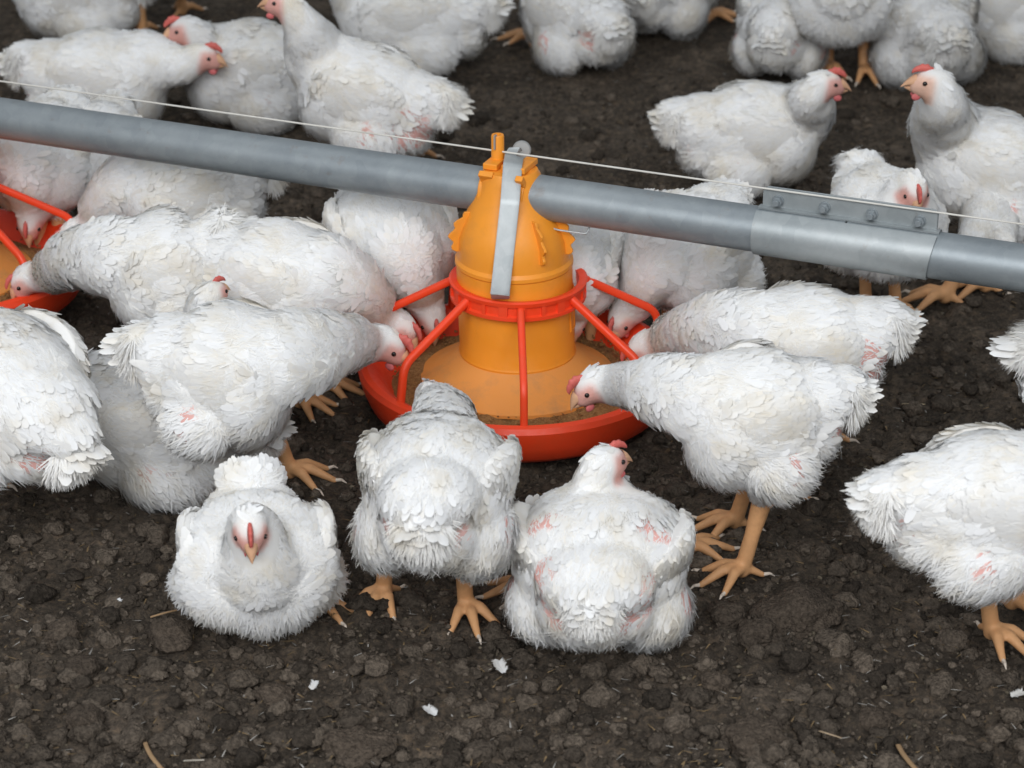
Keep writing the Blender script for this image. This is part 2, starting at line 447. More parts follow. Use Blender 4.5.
    if feet:
        for (fx, fy, fz, faz, hx) in feet:      # pixel of the ankle joint on the ground, toe direction (world deg), hock offset side
            pt = loc(gp(fx, fy, 0.012)); pt[2] = .010*s
            side = 1 if hx > 0 else -1
            hock = np.array([pt[0]-.018*s, pt[1]*.92, max(h*.50, .055*s)+fz])
            hip = bl((-.020, side*.045, -.040))
            lparts.append(chain([pt, pt*.5+hock*.5, hock], [.0088*s, .0082*s, .0112*s], 2, .35))
            foot(pt, math.radians(faz)-yw)
            dr = chain([hock+np.array([0, 0, .004]), hock*.55+hip*.45, hip], [.0132*s, .022*s, .037*s], 2, .4)
            Vd, Nd, Fd, _ = remesh([dr], .0048*s, 4)
            Vd = Vd+Nd*(.002*vnoise(Vd, .02, seed))[:, None]
            g.add(Vd, Fd, None, np.array([.80, .79, .77])*dark, 2)
            Pd, Nnd = sample(Vd, Nd, Fd, int(3600*detail), rng)
            fd = np.broadcast_to(nrm(hock-hip)+np.array([-.25, 0, 0]), Pd.shape)
            cards(g, Pd, Nnd, fd, .009*s*rng.uniform(.5, 1.2, len(Pd)), .0015*s, rng.uniform(.05, .35, len(Pd)), .15, white(len(Pd), rng)*dark, rng, .72, False, .3)
    if toes:
        for (tx, ty, taz) in toes:              # toes showing from under a resting bird
            pt = loc(gp(tx, ty, 0.008)); pt[2] = .006*s
            foot(pt, math.radians(taz)-yw, back=False)
            hk = bl((.02, .05 if pt[1] > 0 else -.05, -.06)); hk[2] = .012
            lparts.append(chain([pt, pt*.6+hk*.4], [.008*s, .009*s], 2, .4))
    if lparts:
        Vl, Nl, Fl, _ = remesh(lparts, .0021*s, 2)
        v = rng.uniform(.95, 1.05)
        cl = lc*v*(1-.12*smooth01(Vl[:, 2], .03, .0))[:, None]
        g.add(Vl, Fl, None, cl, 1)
    for p_, d in claws:
        a = p_+d*.001*s; V_, F_ = chain([a, a+d*.006*s+np.array([0, 0, .0008]), a+d*.011*s-np.array([0, 0, .0025*s])], [.0024*s, .0018*s, .0006*s], 1, .6)
        g.add(V_, F_, None, (.72, .62, .52), 1)
    body = link('body', g.mesh('body', True), [M_FEATHER, M_SKIN, M_UNDER], root)
    # beak: two curved mandibles
    gb = Geo()
    for up_, ln_, r_, dz in ((1, .0140, .0080, .0004), (-1, .0105, .0058, -.0042)):
        pts = []; n_ = 9
        for i in range(n_):
            t = i/(n_-1); x = .016+ln_*t
            z = dz+(-.0062*t*t if up_ > 0 else -.0012*t+.001*t*t-mouth*.02*t)
            pts.append((x, z, r_*(1-t**1.25)*1.0+.0005))
        ring = []
        for (x, z, r) in pts:
            for a in np.linspace(0, 2*math.pi, 10, endpoint=False):
                hh = r*(1.0 if up_*math.sin(a) > 0 else .35)
                ring.append(hc+hs*(fw*x+lf*math.cos(a)*r*.82+up*(z+math.sin(a)*hh)))
        F_ = []
        for i in range(n_-1):
            for j in range(10): F_.append([i*10+j, i*10+(j+1) % 10, (i+1)*10+(j+1) % 10, (i+1)*10+j])
        gb.add(np.array(ring), F_, None, np.array([.78, .45, .27])*(0.95 if up_ > 0 else .85))
    link('beak', gb.mesh('beak'), M_SKIN, root)
    # comb: low, serrated, swelling at the base
    if comb > 0:
        gb = Geo(); n_ = 22; Vc = []
        for i in range(n_):
            t = i/(n_-1); x = .021-.026*t
            zb = .0085+.0065*math.sin(math.pi*(.15+.75*t)); hgt = comb*.0066*(math.sin(math.pi*min(1, t*1.05+.04))**.6)*(.72+.28*abs(math.sin(t*math.pi*4.5)))
            th = .0019*(math.sin(math.pi*(t*.9+.05))**.5)+.0004
            for (dy, dz) in ((-1.25, -.002), (-.9, hgt*.45), (-.35, hgt*.92), (.35, hgt*.92), (.9, hgt*.45), (1.25, -.002)):
                Vc.append(hc+hs*(fw*x+lf*dy*th+up*(zb+dz)))
        F_ = [[i*6+j, i*6+(j+1) % 6, (i+1)*6+(j+1) % 6, (i+1)*6+j] for i in range(n_-1) for j in range(6)]
        gb.add(np.array(Vc), F_, None, (.66, .14, .115)); link('comb', gb.mesh('comb'), M_COMB, root)
        for sd in (1, -1):
            V_, F_ = ell(hc+hs*(fw*.0145+lf*sd*.0052-up*.0135*(.8+.2*comb)), np.array([.0048, .0014, .0038])*hs*(.7+.3*comb), lk, 2)
            gw = Geo(); gw.add(V_, F_, None, (.70, .17, .17)); link('wattle', gw.mesh('wattle'), M_COMB, root)
    for sd in (1, -1):
        ge = Geo(); V_, F_ = ell(hc+hs*(fw*.0085+lf*sd*.0128+up*.0035), np.array([.0025, .0018, .0024])*hs, lk, 2)
        ge.add(V_, F_); link('eye', ge.mesh('eye'), M_EYE, root)
        # lid ring and ear lobe belong to the skin of the head
    # wings
    if wings:
        for sd in (1, -1):
            gw = Geo(); Vw, Fw = ICO[4]
            R_ = B @ rot(sd*.15, .06+wing, sd*(-.20-flop))
            cw = bl((-.010, sd*(.0625+.010*flop), .008))
            rr = np.array([.063*L, .015, .040])*s
            q = Vw.copy(); x_ = q[:, 0]; q[:, 2] = q[:, 2]*(1-.22*smooth01(-x_, .0, 1.0))-.12*smooth01(-x_, .2, 1); q[:, 1] -= sd*1.0*x_**2
            Pw = (q*rr) @ R_.T+cw; Nw = nrm((Vw/rr) @ R_.T)
            Pw = Pw+Nw*(.0035*vnoise(Pw, .03, seed+sd))[:, None]*s
            gw.add(Pw, Fw, None, np.array([.80, .79, .77])*dark, 1)
            sel = (Vw[:, 1]*sd > -.1); tri = Fw[(sel[Fw]).all(1)]; T4 = np.concatenate([tri, tri[:, 2:3]], 1)
            Pp, Np = sample(Pw, Nw, T4, int(1000*detail), rng)
            dirb = nrm(R_ @ np.array([-1, 0, -.22]))
            cards(gw, Pp, Np, np.broadcast_to(dirb, Pp.shape), .018*s*rng.uniform(.8, 1.2, len(Pp)), .0085*s, rng.uniform(.02, .10, len(Pp)), .08, white(len(Pp), rng, .03)*dark, rng, .86, True, .15)
            Pp, Np = sample(Pw, Nw, T4, int(2600*detail), rng)
            cards(gw, Pp, Np, np.broadcast_to(dirb, Pp.shape), .011*s*rng.uniform(.7, 1.3, len(Pp)), .0018*s, rng.uniform(.05, .28, len(Pp)), .2, white(len(Pp), rng, .03)*dark, rng, .88, False, .3)
            # flight feathers along the rear lower edge
            m_ = 13; tt = np.linspace(0, 1, m_)
            loc_ = np.stack([-.45-.45*tt, np.full(m_, .55*sd)-.75*sd*tt, -.72+.72*tt], 1)
            Pf = (loc_*rr) @ R_.T+cw; Nf = np.broadcast_to(nrm(R_ @ np.array([0, sd*.95, .25])), Pf.shape)
            df = np.stack([-np.ones(m_), np.zeros(m_), -.40+.45*tt], 1) @ R_.T
            cards(gw, Pf-df*.012*s, Nf, df, (.032+.014*tt)*s*rng.uniform(.8, 1.1, m_), .0105*s, .06, .05, white(m_, rng, .02)*dark, rng, .6, True, .07)
            link('wing', gw.mesh('wing', True), [M_FEATHER, M_UNDER], root)
    # tail
    if tail > 0:
        gt = Geo()
        for lay, (m_, l_, sp, el) in enumerate(((13, .042, .34, tailup), (11, .038, .30, tailup+.16), (11, .036, .36, tailup-.16))):
            a = np.linspace(-sp, sp, m_)+rng.normal(0, .05, m_)
            d = np.stack([-np.cos(a), np.sin(a), np.full(m_, el)+rng.normal(0, .06, m_)], 1)
            Pt = np.array([bl((-.135, .026*math.sin(x), .024+tailup*.035+.007*(lay == 1)-.009*(lay == 2))) for x in a])
            nn = nrm(np.stack([np.zeros(m_)+.2*el, np.sin(a)*.75, np.cos(a)], 1)) @ B.T
            d = d @ B.T
            cards(gt, Pt, nn, d, l_*s*tail*rng.uniform(.75, 1.12, m_), .0125*s, .02, .12, white(m_, rng, .02)*dark, rng, .6, True, .06)
        m_ = int(1800*detail)
        a = rng.uniform(-1.0, 1.0, m_); el = rng.uniform(-.75, .75, m_)+tailup
        d = np.stack([-np.cos(a)*np.cos(el), np.sin(a), np.sin(el)], 1) @ B.T
        Pt = bl((-.128, 0, .020+tailup*.035))+d*.024*s
        nn = nrm(d+np.array([0, 0, .9]))
        cards(gt, Pt, nn, d+rng.normal(0, .25, (m_, 3)), .022*s*tail*rng.uniform(.6, 1.2, m_), .0019*s, rng.uniform(.0, .3, m_), .15, white(m_, rng, .03)*dark, rng, .6, False, .15)
        link('tail', gt.mesh('tail', True), M_FEATHER, root)
    return root

# ------------------------------------------------------------------ the flock
# px, py, h: photo pixel of the trunk centre and its height over the litter (metres); yaw: world heading in degrees; head: pixel + height
chicken('plump white chicken resting face-on to us with a red comb, lowest left', 257, 556, .080, 279, (250, 530, .160), (278, -38), s=.92, L=.92, W=1.22, sit=True,
        toes=((318, 600, 305),), seed=1, comb=1.1, tailup=.7, mouth=.05, tail=.8, patch=0)
chicken('white chicken standing back to us, head down in the feeder pan', 438, 485, .165, 84, (430, 398, .085), (92, -50), neckr=.85, s=1.0, W=1.04, pitch=8,
        feet=((384, 590, 0, 250, 1), (466, 604, 0, 285, -1)), seed=2, comb=.8, tailup=-.5, tail=.9, flop=.1)
chicken('white chicken resting back to us before the pan, bare pink rump, head turned right', 600, 556, .085, 84, (606, 462, .165), (35, -5), neckr=.85, s=.98, W=1.25, L=1.0, sit=True,
        toes=((528, 585, 200), (688, 545, 0)), seed=3, comb=.7, tailup=-.3, patch=1.2, flop=.25, bare=(((-.10, .035, .01), .028), ((-.10, -.035, .01), .028), ((-.03, .05, .05), .02), ((-.03, -.05, .05), .02)), mouth=.05, tail=.8)
chicken('white chicken standing side-on right of the pan, beak at the feed, orange legs', 752, 412, .180, 186, (592, 386, .150), (196, -38), s=1.0, L=.86, pitch=2,
        feet=((742, 568, 0, 205, 1), (735, 520, 0, 190, -1)), seed=4, comb=1.0, tailup=-.05, patch=1.3)
chicken('white chicken with red rump, bent to the pan, behind the side-on orange-legged one', 803, 345, .165, 181, (642, 350, .080), (190, -55), s=1.0, L=.86, pitch=2,
        feet=((790, 490, 0, 190, 1), (830, 432, 0, 190, -1)), seed=5, comb=.6, tailup=.12, patch=1.5, bare=(((-.105, .05, -.01), .035),))
chicken('white chicken standing side-on left of the pan, red wattle over the feed', 230, 370, .180, -8, (388, 345, .125), (-12, -40), s=1.05, L=.82, pitch=4,
        feet=((232, 492, 0, -30, -1), (290, 470, 0, -10, 1)), seed=6, comb=1.0, tailup=.0, patch=1.5)
chicken('white chicken bent to the pan, just behind the one with the red wattle', 284, 277, .165, -22, (402, 328, .085), (-25, -50), s=1.0, L=.92, pitch=6,
        feet=((300, 400, 0, -30, -1), (325, 385, 0, -10, 1)), seed=7, comb=.6, tailup=.0, patch=0)
chicken('white chicken facing us just left of the hopper, head down in the pan', 390, 238, .160, 287, (432, 318, .075), (290, -65), s=1.0, L=.85, W=1.15, pitch=12,
        feet=((370, 340, 0, 290, 1), (400, 340, 0, 290, -1)), seed=8, comb=.6, tailup=.1, patch=0)
chicken('white chicken facing us behind the right red spokes, head down in the pan', 686, 246, .155, 232, (622, 318, .080), (225, -60), s=.98, L=.85, W=1.2, pitch=12,
        feet=((660, 360, 0, 230, 1), (690, 350, 0, 230, -1)), seed=9, comb=.5, tailup=.0, patch=0)
chicken('narrow slice of a white chicken close behind the orange hopper, on its right', 578, 262, .145, 262, (574, 322, .080), (262, -65), s=.85, W=.85, pitch=10,
        feet=((570, 360, 0, 260, 1), (590, 360, 0, 260, -1)), seed=10, comb=.5, tailup=.0, patch=0, dark=.95)
chicken('white chicken with its head in the left pan under the curved red spoke', 160, 266, .165, 188, (26, 280, .085), (192, -48), s=1.0, L=.74, tail=1.15, pitch=4,
        feet=((150, 355, 0, 190, 1), (170, 350, 0, 190, -1)), seed=11, comb=.5, tailup=.5, patch=.6)
chicken('white chicken half hidden behind the one eating under the curved red spoke', 186, 188, .165, 188, (72, 236, .090), (200, -45), s=1.02, L=.95, pitch=4,
        feet=((180, 300, 0, 190, 1), (200, 290, 0, 190, -1)), seed=12, comb=.5, tailup=.0, patch=0)
chicken('white chicken facing us beyond the left pan, its back hidden by the pipe', 44, 154, .150, 262, (30, 222, .080), (262, -60), s=1.0, W=1.1, pitch=10,
        feet=((40, 265, 0, 260, 1), (60, 265, 0, 260, -1)), seed=13, comb=.5, tailup=.1, patch=0)
chicken('white chicken behind the left end of the pipe, seen beside the neck of another', 98, 150, .140, 262, (94, 208, .090), (262, -60), s=.9, pitch=8,
        feet=((85, 245, 0, 260, 1), (100, 245, 0, 260, -1)), seed=14, comb=.8, tailup=.1, patch=0, dark=.95)
chicken('white chicken cut by the left edge, ragged wing and tail feathers hanging low', -5, 385, .165, 140, (-110, 345, .14), (140, -30), s=1.12, W=1.1, pitch=-14,
        feet=((-5, 472, 0, 160, 1), (20, 460, 0, 160, -1)), seed=15, comb=.6, tailup=-.6, patch=1.4, wing=-.15, flop=.1)
chicken('dull white chicken lying low right of the one cut by the left edge', 158, 418, .075, 160, (95, 372, .085), (150, -10), s=1.05, L=1.1, W=1.1, sit=True, seed=16, comb=.4, tailup=-.2, dark=.88, patch=.6)
chicken('chicken of which only a small orange-combed head peeps between white backs', 285, 322, .075, 182, (213, 294, .185), (55, 0), s=.85, sit=True, seed=17, comb=.7, tailup=.1, patch=0)
chicken('white chicken standing cut by the right edge, orange legs, rump to the left', 1002, 500, .190, 8, (1120, 470, .25), (10, 0), s=1.0, L=1.05, pitch=0,
        feet=((992, 630, 0, -50, -1), (1012, 600, 0, -20, 1)), seed=18, comb=1, tailup=-.1, patch=1.0, wing=.1)
chicken('sliver of a white chicken at the right edge above the orange-legged one', 1128, 388, .150, 5, (1220, 350, .22), (10, 0), s=1.0, tailup=.9, tail=1.2,
        feet=((1080, 500, 0, 0, -1), (1100, 490, 0, 0, 1)), seed=19, comb=1, patch=0)
# beyond the pipe
chicken('white chicken resting side-on right of the feeder beyond the pipe, looking right', 755, 130, .085, 3, (826, 84, .185), (2, -6), s=1.1, L=1.0, sit=True, seed=20, comb=1.0, tailup=.05, patch=.3)
chicken('white chicken at the upper right edge with its head raised, looking left', 990, 165, .120, 166, (932, 84, .275), (176, 4), s=1.15, sit=False, pitch=-12,
        feet=((945, 296, 0, 180, 1), (985, 285, 0, 180, -1)), seed=21, comb=.8, tailup=-.1, patch=1, facec=(.80, .50, .38))
chicken('white chicken facing us behind the bolted coupling, comb pointing at us', 886, 218, .160, 282, (914, 190, .225), (280, -45), wings=False, s=.95, W=1.0, pitch=0,
        feet=((866, 300, 0, 270, 1), (896, 305, 0, 280, -1)), seed=22, comb=1.1, tailup=.4, patch=.0)
chicken('white chicken lying side-on at the upper left above the pipe, looking right', 104, 78, .085, -4, (203, 57, .135), (-4, -12), s=1.17, L=1.0, sit=True, seed=23, comb=.9, tailup=.15, patch=.9, wing=.05)
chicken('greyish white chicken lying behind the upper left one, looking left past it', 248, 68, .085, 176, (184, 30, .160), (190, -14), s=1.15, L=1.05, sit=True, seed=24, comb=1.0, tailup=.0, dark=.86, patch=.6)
chicken('white chicken standing tall above the pipe left of the feeder, large bare red rump', 362, 92, .150, 168, (284, 4, .290), (175, 2), s=1.12, pitch=-16,
        feet=((405, 160, 0, 190, 1), (420, 150, 0, 190, -1)), seed=25, comb=.8, tailup=.25, patch=1.6, bare=(((-.10, .05, -.015), .042), ((.10, .02, .04), .03)))
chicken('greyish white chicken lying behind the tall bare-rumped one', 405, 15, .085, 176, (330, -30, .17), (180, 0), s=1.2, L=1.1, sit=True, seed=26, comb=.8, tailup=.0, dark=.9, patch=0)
chicken('white chicken lying at the top edge, rump towards us, orange foot to its left', 575, 12, .085, 118, (540, -70, .17), (140, 0), s=1.15, sit=True,
        toes=((530, 36, 185),), seed=27, comb=.8, tailup=-.3, dark=.93, patch=1.3)
chicken('white chicken lying at the top edge with an orange foot out to its right', 670, -18, .085, 60, (720, -70, .17), (40, 0), s=1.1, sit=True,
        toes=((712, 14, -5),), seed=28, comb=.8, tailup=-.2, dark=.9, patch=0)
chicken('white chicken at the top edge, rump feathers left of two thick orange legs', 783, 22, .090, 75, (800, -60, .17), (60, 0), s=1.05, sit=True, seed=29, comb=.8, tailup=-.4, dark=.95, patch=1.2)
chicken('white chicken at the top edge standing on two thick orange legs', 840, -12, .165, 268, (842, -60, .25), (268, 0), s=1.15, 
        feet=((828, 66, 0, 268, 1), (864, 70, 0, 285, -1)), seed=30, comb=.8, tailup=-.3, dark=.97, patch=0)
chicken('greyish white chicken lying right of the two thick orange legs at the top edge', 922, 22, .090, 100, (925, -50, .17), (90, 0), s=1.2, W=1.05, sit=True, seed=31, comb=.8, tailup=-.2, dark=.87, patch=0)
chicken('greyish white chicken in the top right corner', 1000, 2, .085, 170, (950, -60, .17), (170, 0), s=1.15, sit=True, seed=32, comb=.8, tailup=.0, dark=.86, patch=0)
chicken('white belly of a chicken resting at the top edge far left', 72, -10, .085, 178, (10, -60, .17), (180, 0), s=1.15, sit=True, seed=33, comb=.8, tailup=.0, dark=.93, patch=0)
chicken('chicken at the top edge far left of which only two orange legs show', 165, -65, .190, 90, (165, -140, .25), (90, 0), s=1.1,
        feet=((142, 30, 0, 100, 1), (182, 10, 0, 80, -1)), seed=34, comb=.8, tailup=-.2, dark=.9, patch=0)


# ------------------------------------------------------------------ feed line
PIPE_Z = 0.268
PA = gp(0, 118, PIPE_Z); PB = gp(1024, 268, PIPE_Z)
PD = nrm(PB-PA); PYAW = math.atan2(PD[1], PD[0])
def on_pipe(px):
    lo, hi = -1.5, 2.5
    for _ in range(50):
        m = (lo+hi)/2; p = PA+(PB-PA)*m; d = p-CAM; dep = d[1]*math.cos(PITCH)-d[2]*math.sin(PITCH)
        if 512+FPX*d[0]/dep < px: lo = m
        else: hi = m
    return PA+(PB-PA)*lo

def lathe(prof, seg=72, closed=False):
    """rings of (radius, z) round the Z axis"""
    a = np.linspace(0, 2*math.pi, seg, endpoint=False)
    V = np.array([[r*math.cos(t), r*math.sin(t), z] for (r, z) in prof for t in a]); n = len(prof); F = []
    for i in range(n-1+(1 if closed else 0)):
        k = (i+1) % n
        for j in range(seg): F.append([i*seg+j, i*seg+(j+1) % seg, k*seg+(j+1) % seg, k*seg+j])
    return V, np.array(F)
def arr_obj(name, V, F, m, parent=None, smooth_angle=35, bevel=0.0):
    bm = bmesh.new(); vs_ = [bm.verts.new(v) for v in V]
    for f in F:
        try: bm.faces.new([vs_[i] for i in f])
        except ValueError: pass
    bmesh.ops.remove_doubles(bm, verts=bm.verts, dist=1e-6)
    bmesh.ops.recalc_face_normals(bm, faces=bm.faces)
    me = bpy.data.meshes.new(name); bm.to_mesh(me); bm.free()
    for p in me.polygons: p.use_smooth = True
    me.set_sharp_from_angle(angle=math.radians(smooth_angle))
    o = link(name, me, m, parent)
    if bevel:
        b = o.modifiers.new('bevel', 'BEVEL'); b.width = bevel; b.segments = 2; b.limit_method = 'ANGLE'; b.angle_limit = math.radians(40); b.harden_normals = True
    return o
def tube_path(pts, rx, ry=None, seg=10, upv=(0, 0, 1), cap=True, square=0.0):
    """sweep an ellipse (or rounded box) along points"""
    ry = rx if ry is None else ry; pts = [np.asarray(p, float) for p in pts]; V = []; F = []
    for i, p in enumerate(pts):
        t = nrm(pts[min(i+1, len(pts)-1)]-pts[max(i-1, 0)]); s_ = nrm(np.cross(t, upv)); u_ = nrm(np.cross(s_, t))
        for a in np.linspace(0, 2*math.pi, seg, endpoint=False):
            c_, d_ = math.cos(a), math.sin(a)
            if square: k = (abs(c_)**square+abs(d_)**square)**(-1/square); c_, d_ = c_*k, d_*k
            V.append(p+s_*rx*c_+u_*ry*d_)
    n = len(pts)
    for i in range(n-1):
        for j in range(seg): F.append([i*seg+j, i*seg+(j+1) % seg, (i+1)*seg+(j+1) % seg, (i+1)*seg+j])
    if cap: F.append(list(range(seg))[::-1]); F.append([(n-1)*seg+j for j in range(seg)])
    return np.array(V), F
def rounded(pts, r, n=6):
    """polyline with its corners rounded"""
    pts = [np.asarray(p, float) for p in pts]; out = [pts[0]]
    for a, b, c in zip(pts[:-2], pts[1:-1], pts[2:]):
        p, q = b+nrm(a-b)*r, b+nrm(c-b)*r
        for t in np.linspace(0, 1, n): out.append((1-t)**2*p+2*(1-t)*t*b+t*t*q)
    return out+[pts[-1]]
def merge(*vf):
    V = []; F = []; n = 0
    for v, f in vf:
        V.append(np.asarray(v)); F += [[i+n for i in q] for q in f]; n += len(v)
    return np.concatenate(V), F
def boxv(c, h, R=None):
    V = np.array([[x, y, z] for x in (-1, 1) for y in (-1, 1) for z in (-1, 1)], float)*np.asarray(h)
    if R is not None: V = V @ R.T
    return V+np.asarray(c), [[0, 1, 3, 2], [4, 6, 7, 5], [0, 4, 5, 1], [2, 3, 7, 6], [0, 2, 6, 4], [1, 5, 7, 3]]

def make_feeder(loc, rz, spoke0, label, detail=True):
    f = thing('poultry_feeder', label, 'feeder', loc, rz, 'pan feeders on the feed line')
    # pan: shallow dish with a rolled rim
    prof = [(.02, .010), (.118, .010), (.134, .014), (.148, .030), (.165, .0525), (.174, .0575), (.181, .056), (.184, .050), (.183, .044), (.179, .030), (.172, .014), (.162, .006), (.150, .002), (.02, .004)]
    V, F = lathe(prof, 96); arr_obj('pan', V, F, M_RED, f, 30)
    # hopper: skirt, barrel with ribs, shoulder
    V, F = lathe([(.112, .034), (.112, .038), (.100, .044), (.082, .054), (.071, .0635), (.0665, .068), (.060, .066)], 72); arr_obj('hopper_skirt', V, F, M_SKIRT, f, 40)
    prof = [(.060, .064), (.0665, .066), (.0672, .070), (.066, .073), (.066, .098), (.0655, .140), (.0672, .142), (.0672, .146), (.0655, .148),
            (.0655, .176), (.0668, .178), (.0668, .182), (.0640, .186), (.0635, .196), (.0625, .212), (.0565, .226), (.0495, .240), (.0430, .252), (.0380, .264), (.0345, .276), (.032, .284), (.030, .288), (.010, .289)]
    V, F = lathe(prof, 72)
    ly = math.cos(-rz)  # flatten the shoulder across the pipe
    V[:, 1] *= 1-.10*smooth01(V[:, 2], .22, .27)
    lean = np.array([-.036, 0, 0])
    V = V+lean*(V[:, 2:3]-.05)
    arr_obj('hopper', V, F, M_ORANGE, f, 28)
    # window ribs on the barrel
    vf = []
    for a0 in (-.25, .35):
        for da in (-.13, .13):
            a = a0+da; vf.append(boxv((.0662*math.cos(a), .0662*math.sin(a), .118), (.0012, .0014, .017), rot(a)))
        for zz in (.102, .134): vf.append(boxv((.0657*math.cos(a0), .0657*math.sin(a0), zz), (.0014, .0085, .0012), rot(a0)))
    V, F = merge(*vf); arr_obj('barrel_window', V+lean*(V[:, 2:3]-.05), F, M_ORANGE, f, 30, .0004)
    # curled ears round the shoulder
    for a in (math.radians(d) for d in (-22-math.degrees(rz), -166-math.degrees(rz), -61-math.degrees(rz), 62-math.degrees(rz))):
        pr = []
        zs = np.linspace(.196, .242, 16)
        for z in zs:
            t = (z-.196)/.046
            ro = .060+.016*math.sin(math.pi*min(1, t*.9+.1))**.8+.0028*math.sin(t*19)
            if t > .93: ro += .004
            ri = np.interp(z, [.186, .212, .226, .240, .252], [.0625, .0612, .056, .0485, .041])-.003
            pr.append((ri, max(ro, ri+.004)-(.010*t), z))
        V = []; 
        for sgn in (-1, 1):
            for (ri, ro, z) in pr: V += [(ri, sgn*.0016, z), (ro, sgn*.0016, z)]
        n = len(pr)*2; F = []
        for i in range(len(pr)-1):
            b = 2*i; F += [[b, b+1, b+3, b+2], [n+b, n+b+2, n+b+3, n+b+1], [b, b+2, n+b+2, n+b], [b+1, n+b+1, n+b+3, b+3]]
        F += [[0, n, n+1, 1], [n-2, n-1, 2*n-1, 2*n-2]]
        V = np.array(V) @ rot(a).T; arr_obj('ear', V+lean*(V[:, 2:3]-.05), F, M_ORANGE, f, 30, .0006)
    # collar of the grill
    prof = [(.0685, .136), (.0735, .135), (.0775, .137), (.0775, .141), (.0745, .1425), (.0745, .152), (.0775, .1535), (.0785, .158), (.0760, .1595), (.0690, .158)]
    V, F = lathe(prof, 84, True)
    vf = [(V, F.tolist())]
    for k in range(21):
        a = 2*math.pi*k/21; vf.append(boxv((.0752*math.cos(a), .0752*math.sin(a), .1475), (.0018, .0022 if k % 3 else .005, .0062), rot(a)))
    V, F = merge(*vf); arr_obj('grill_collar', V, F, M_RED, f, 30)
    for k in range(7):
        a = spoke0+2*math.pi*k/7-rz; c_, s_ = math.cos(a), math.sin(a)
        pts = rounded([(.074*c_, .074*s_, .150), (.1655*c_, .1655*s_, .098), (.172*c_, .172*s_, .050)], .013, 7)
        V, F = tube_path(pts, .0046, .0042, 14, (0, 0, 1) if False else (-s_, c_, 0), True, 3.2)
        arr_obj('spoke', V, F, M_RED, f, 45)
    return f

F1 = np.array([0.010, 0.033, 0.010])
feeder = make_feeder(F1.tolist(), 0.0, math.radians(-88), 'orange hopper and red pan feeder in the middle, hung from the pipe')
# saddle that grips the pipe, in pipe-aligned axes
Rp = rot(PYAW)
PC = on_pipe(510)
def saddle(fd, base, local_c):
    """half sleeve over the pipe with the peg, the strap and the round catch"""
    c0 = np.array(local_c)
    V = []; F = []; r1, r2 = .0262, .0315; n = 22
    aa = np.linspace(math.radians(-25), math.radians(205), n)
    for x in (-.027, .027):
        for r in (r1, r2):
            for a in aa: V.append((x, r*math.cos(a), r*math.sin(a)))
    V = np.array(V)
    for i in range(n-1):
        F += [[n+i, n+i+1, 3*n+i+1, 3*n+i], [i, 2*n+i, 2*n+i+1, i+1], [i, i+1, n+i+1, n+i], [2*n+i, 3*n+i, 3*n+i+1, 2*n+i+1]]
    F += [[0, n, 3*n, 2*n], [n-1, 2*n-1+0, 4*n-1, 3*n-1]]
    F[-1] = [n-1, 3*n-1, 4*n-1, 2*n-1]
    o = arr_obj('pipe_saddle', V @ Rp.T+c0, F, M_ORANGE, fd, 35, .0012)
    for a_ in (62, 100, 140):
        a = math.radians(a_)
    V, F = merge(boxv((-.016, 0, .0345), (.0085, .020, .0035)), boxv((.0185, 0, .0345), (.0070, .020, .0035)), boxv((.002, -.003, .034), (.005, .016, .0045)),
                 boxv((-.016, -.024, .022), (.0085, .0035, .012), rot(0, 0, .7)), boxv((.0235, -.024, .022), (.0045, .0035, .012), rot(0, 0, .7)))
    arr_obj('saddle_lug', V @ Rp.T+c0, F, M_ORANGE, fd, 35, .0012)
    # peg: hollow tube, slit at its top
    V, F = lathe([(.0030, .020), (.0072, .020), (.0072, .064), (.0066, .0655), (.0040, .0655), (.0034, .058), (.0030, .050)], 28)
    V = V+np.array([-.0155, .002, 0]); arr_obj('peg', V @ Rp.T+c0, F, M_ORANGE, fd, 30)
    V, F = boxv((-.0155, -.0050, .0590), (.0008, .0030, .0080)); arr_obj('peg_slit', V @ Rp.T+c0, F, M_GREY, fd, 30)
    # galvanised strap, from behind the pipe over its top and down the front of the hopper
    def p(x, y, z): return np.array([x, y, z])
    pts = [p(.012, .034, -.010), p(.010, .0335, .012), p(.008, .024, .033), p(.005, .004, .0430), p(.003, -.022, .0415), p(.000, -.050, .008), p(-.0105, -.0800, -.083), p(-.0112, -.0815, -.0885)]
    pts = rounded(pts, .004, 4)
    V, F = tube_path(pts, .0105, .0009, 16, (0, -1, .4), True, 6)
    arr_obj('strap', V+c0, F, M_STEEL, fd, 35)
    pts = rounded([p(-.0112, -.0815, -.0875), p(-.0105, -.0745, -.0965), p(-.0100, -.068, -.0925)], .002, 3)
    V, F = tube_path(pts, .0100, .0009, 16, (0, -.5, -1), True, 6)
    arr_obj('strap_hook', V+c0, F, M_STEEL, fd, 35)
    V, F = lathe([(.0005, .0), (.009, 0), (.0105, .002), (.0105, .009), (.009, .011), (.004, .0115), (.0005, .0115)], 24)
    V = V @ rot(0, 0, math.radians(75)).T+np.array([.013, .030, .040]); arr_obj('catch_knob', V+c0, F, M_GREY, fd, 30)
    # wire clip under the saddle
    V, F = tube_path(rounded([p(.026, -.020, -.026), p(.052, -.036, -.030), p(.085, -.046, -.031), p(.088, -.040, -.022)], .004, 4), .0011, None, 8)
    arr_obj('wire_clip', V+c0, F, M_STEEL, fd, 30)
saddle(feeder, F1, PC-F1)
p2 = on_pipe(-76)
F2 = np.array([p2[0], p2[1], 0.010])
feeder2 = make_feeder(F2.tolist(), 0.0, math.radians(12), 'red pan feeder cut by the left edge, a chicken eating from it')
saddle(feeder2, F2, np.array([p2[0], p2[1], PIPE_Z])-F2)

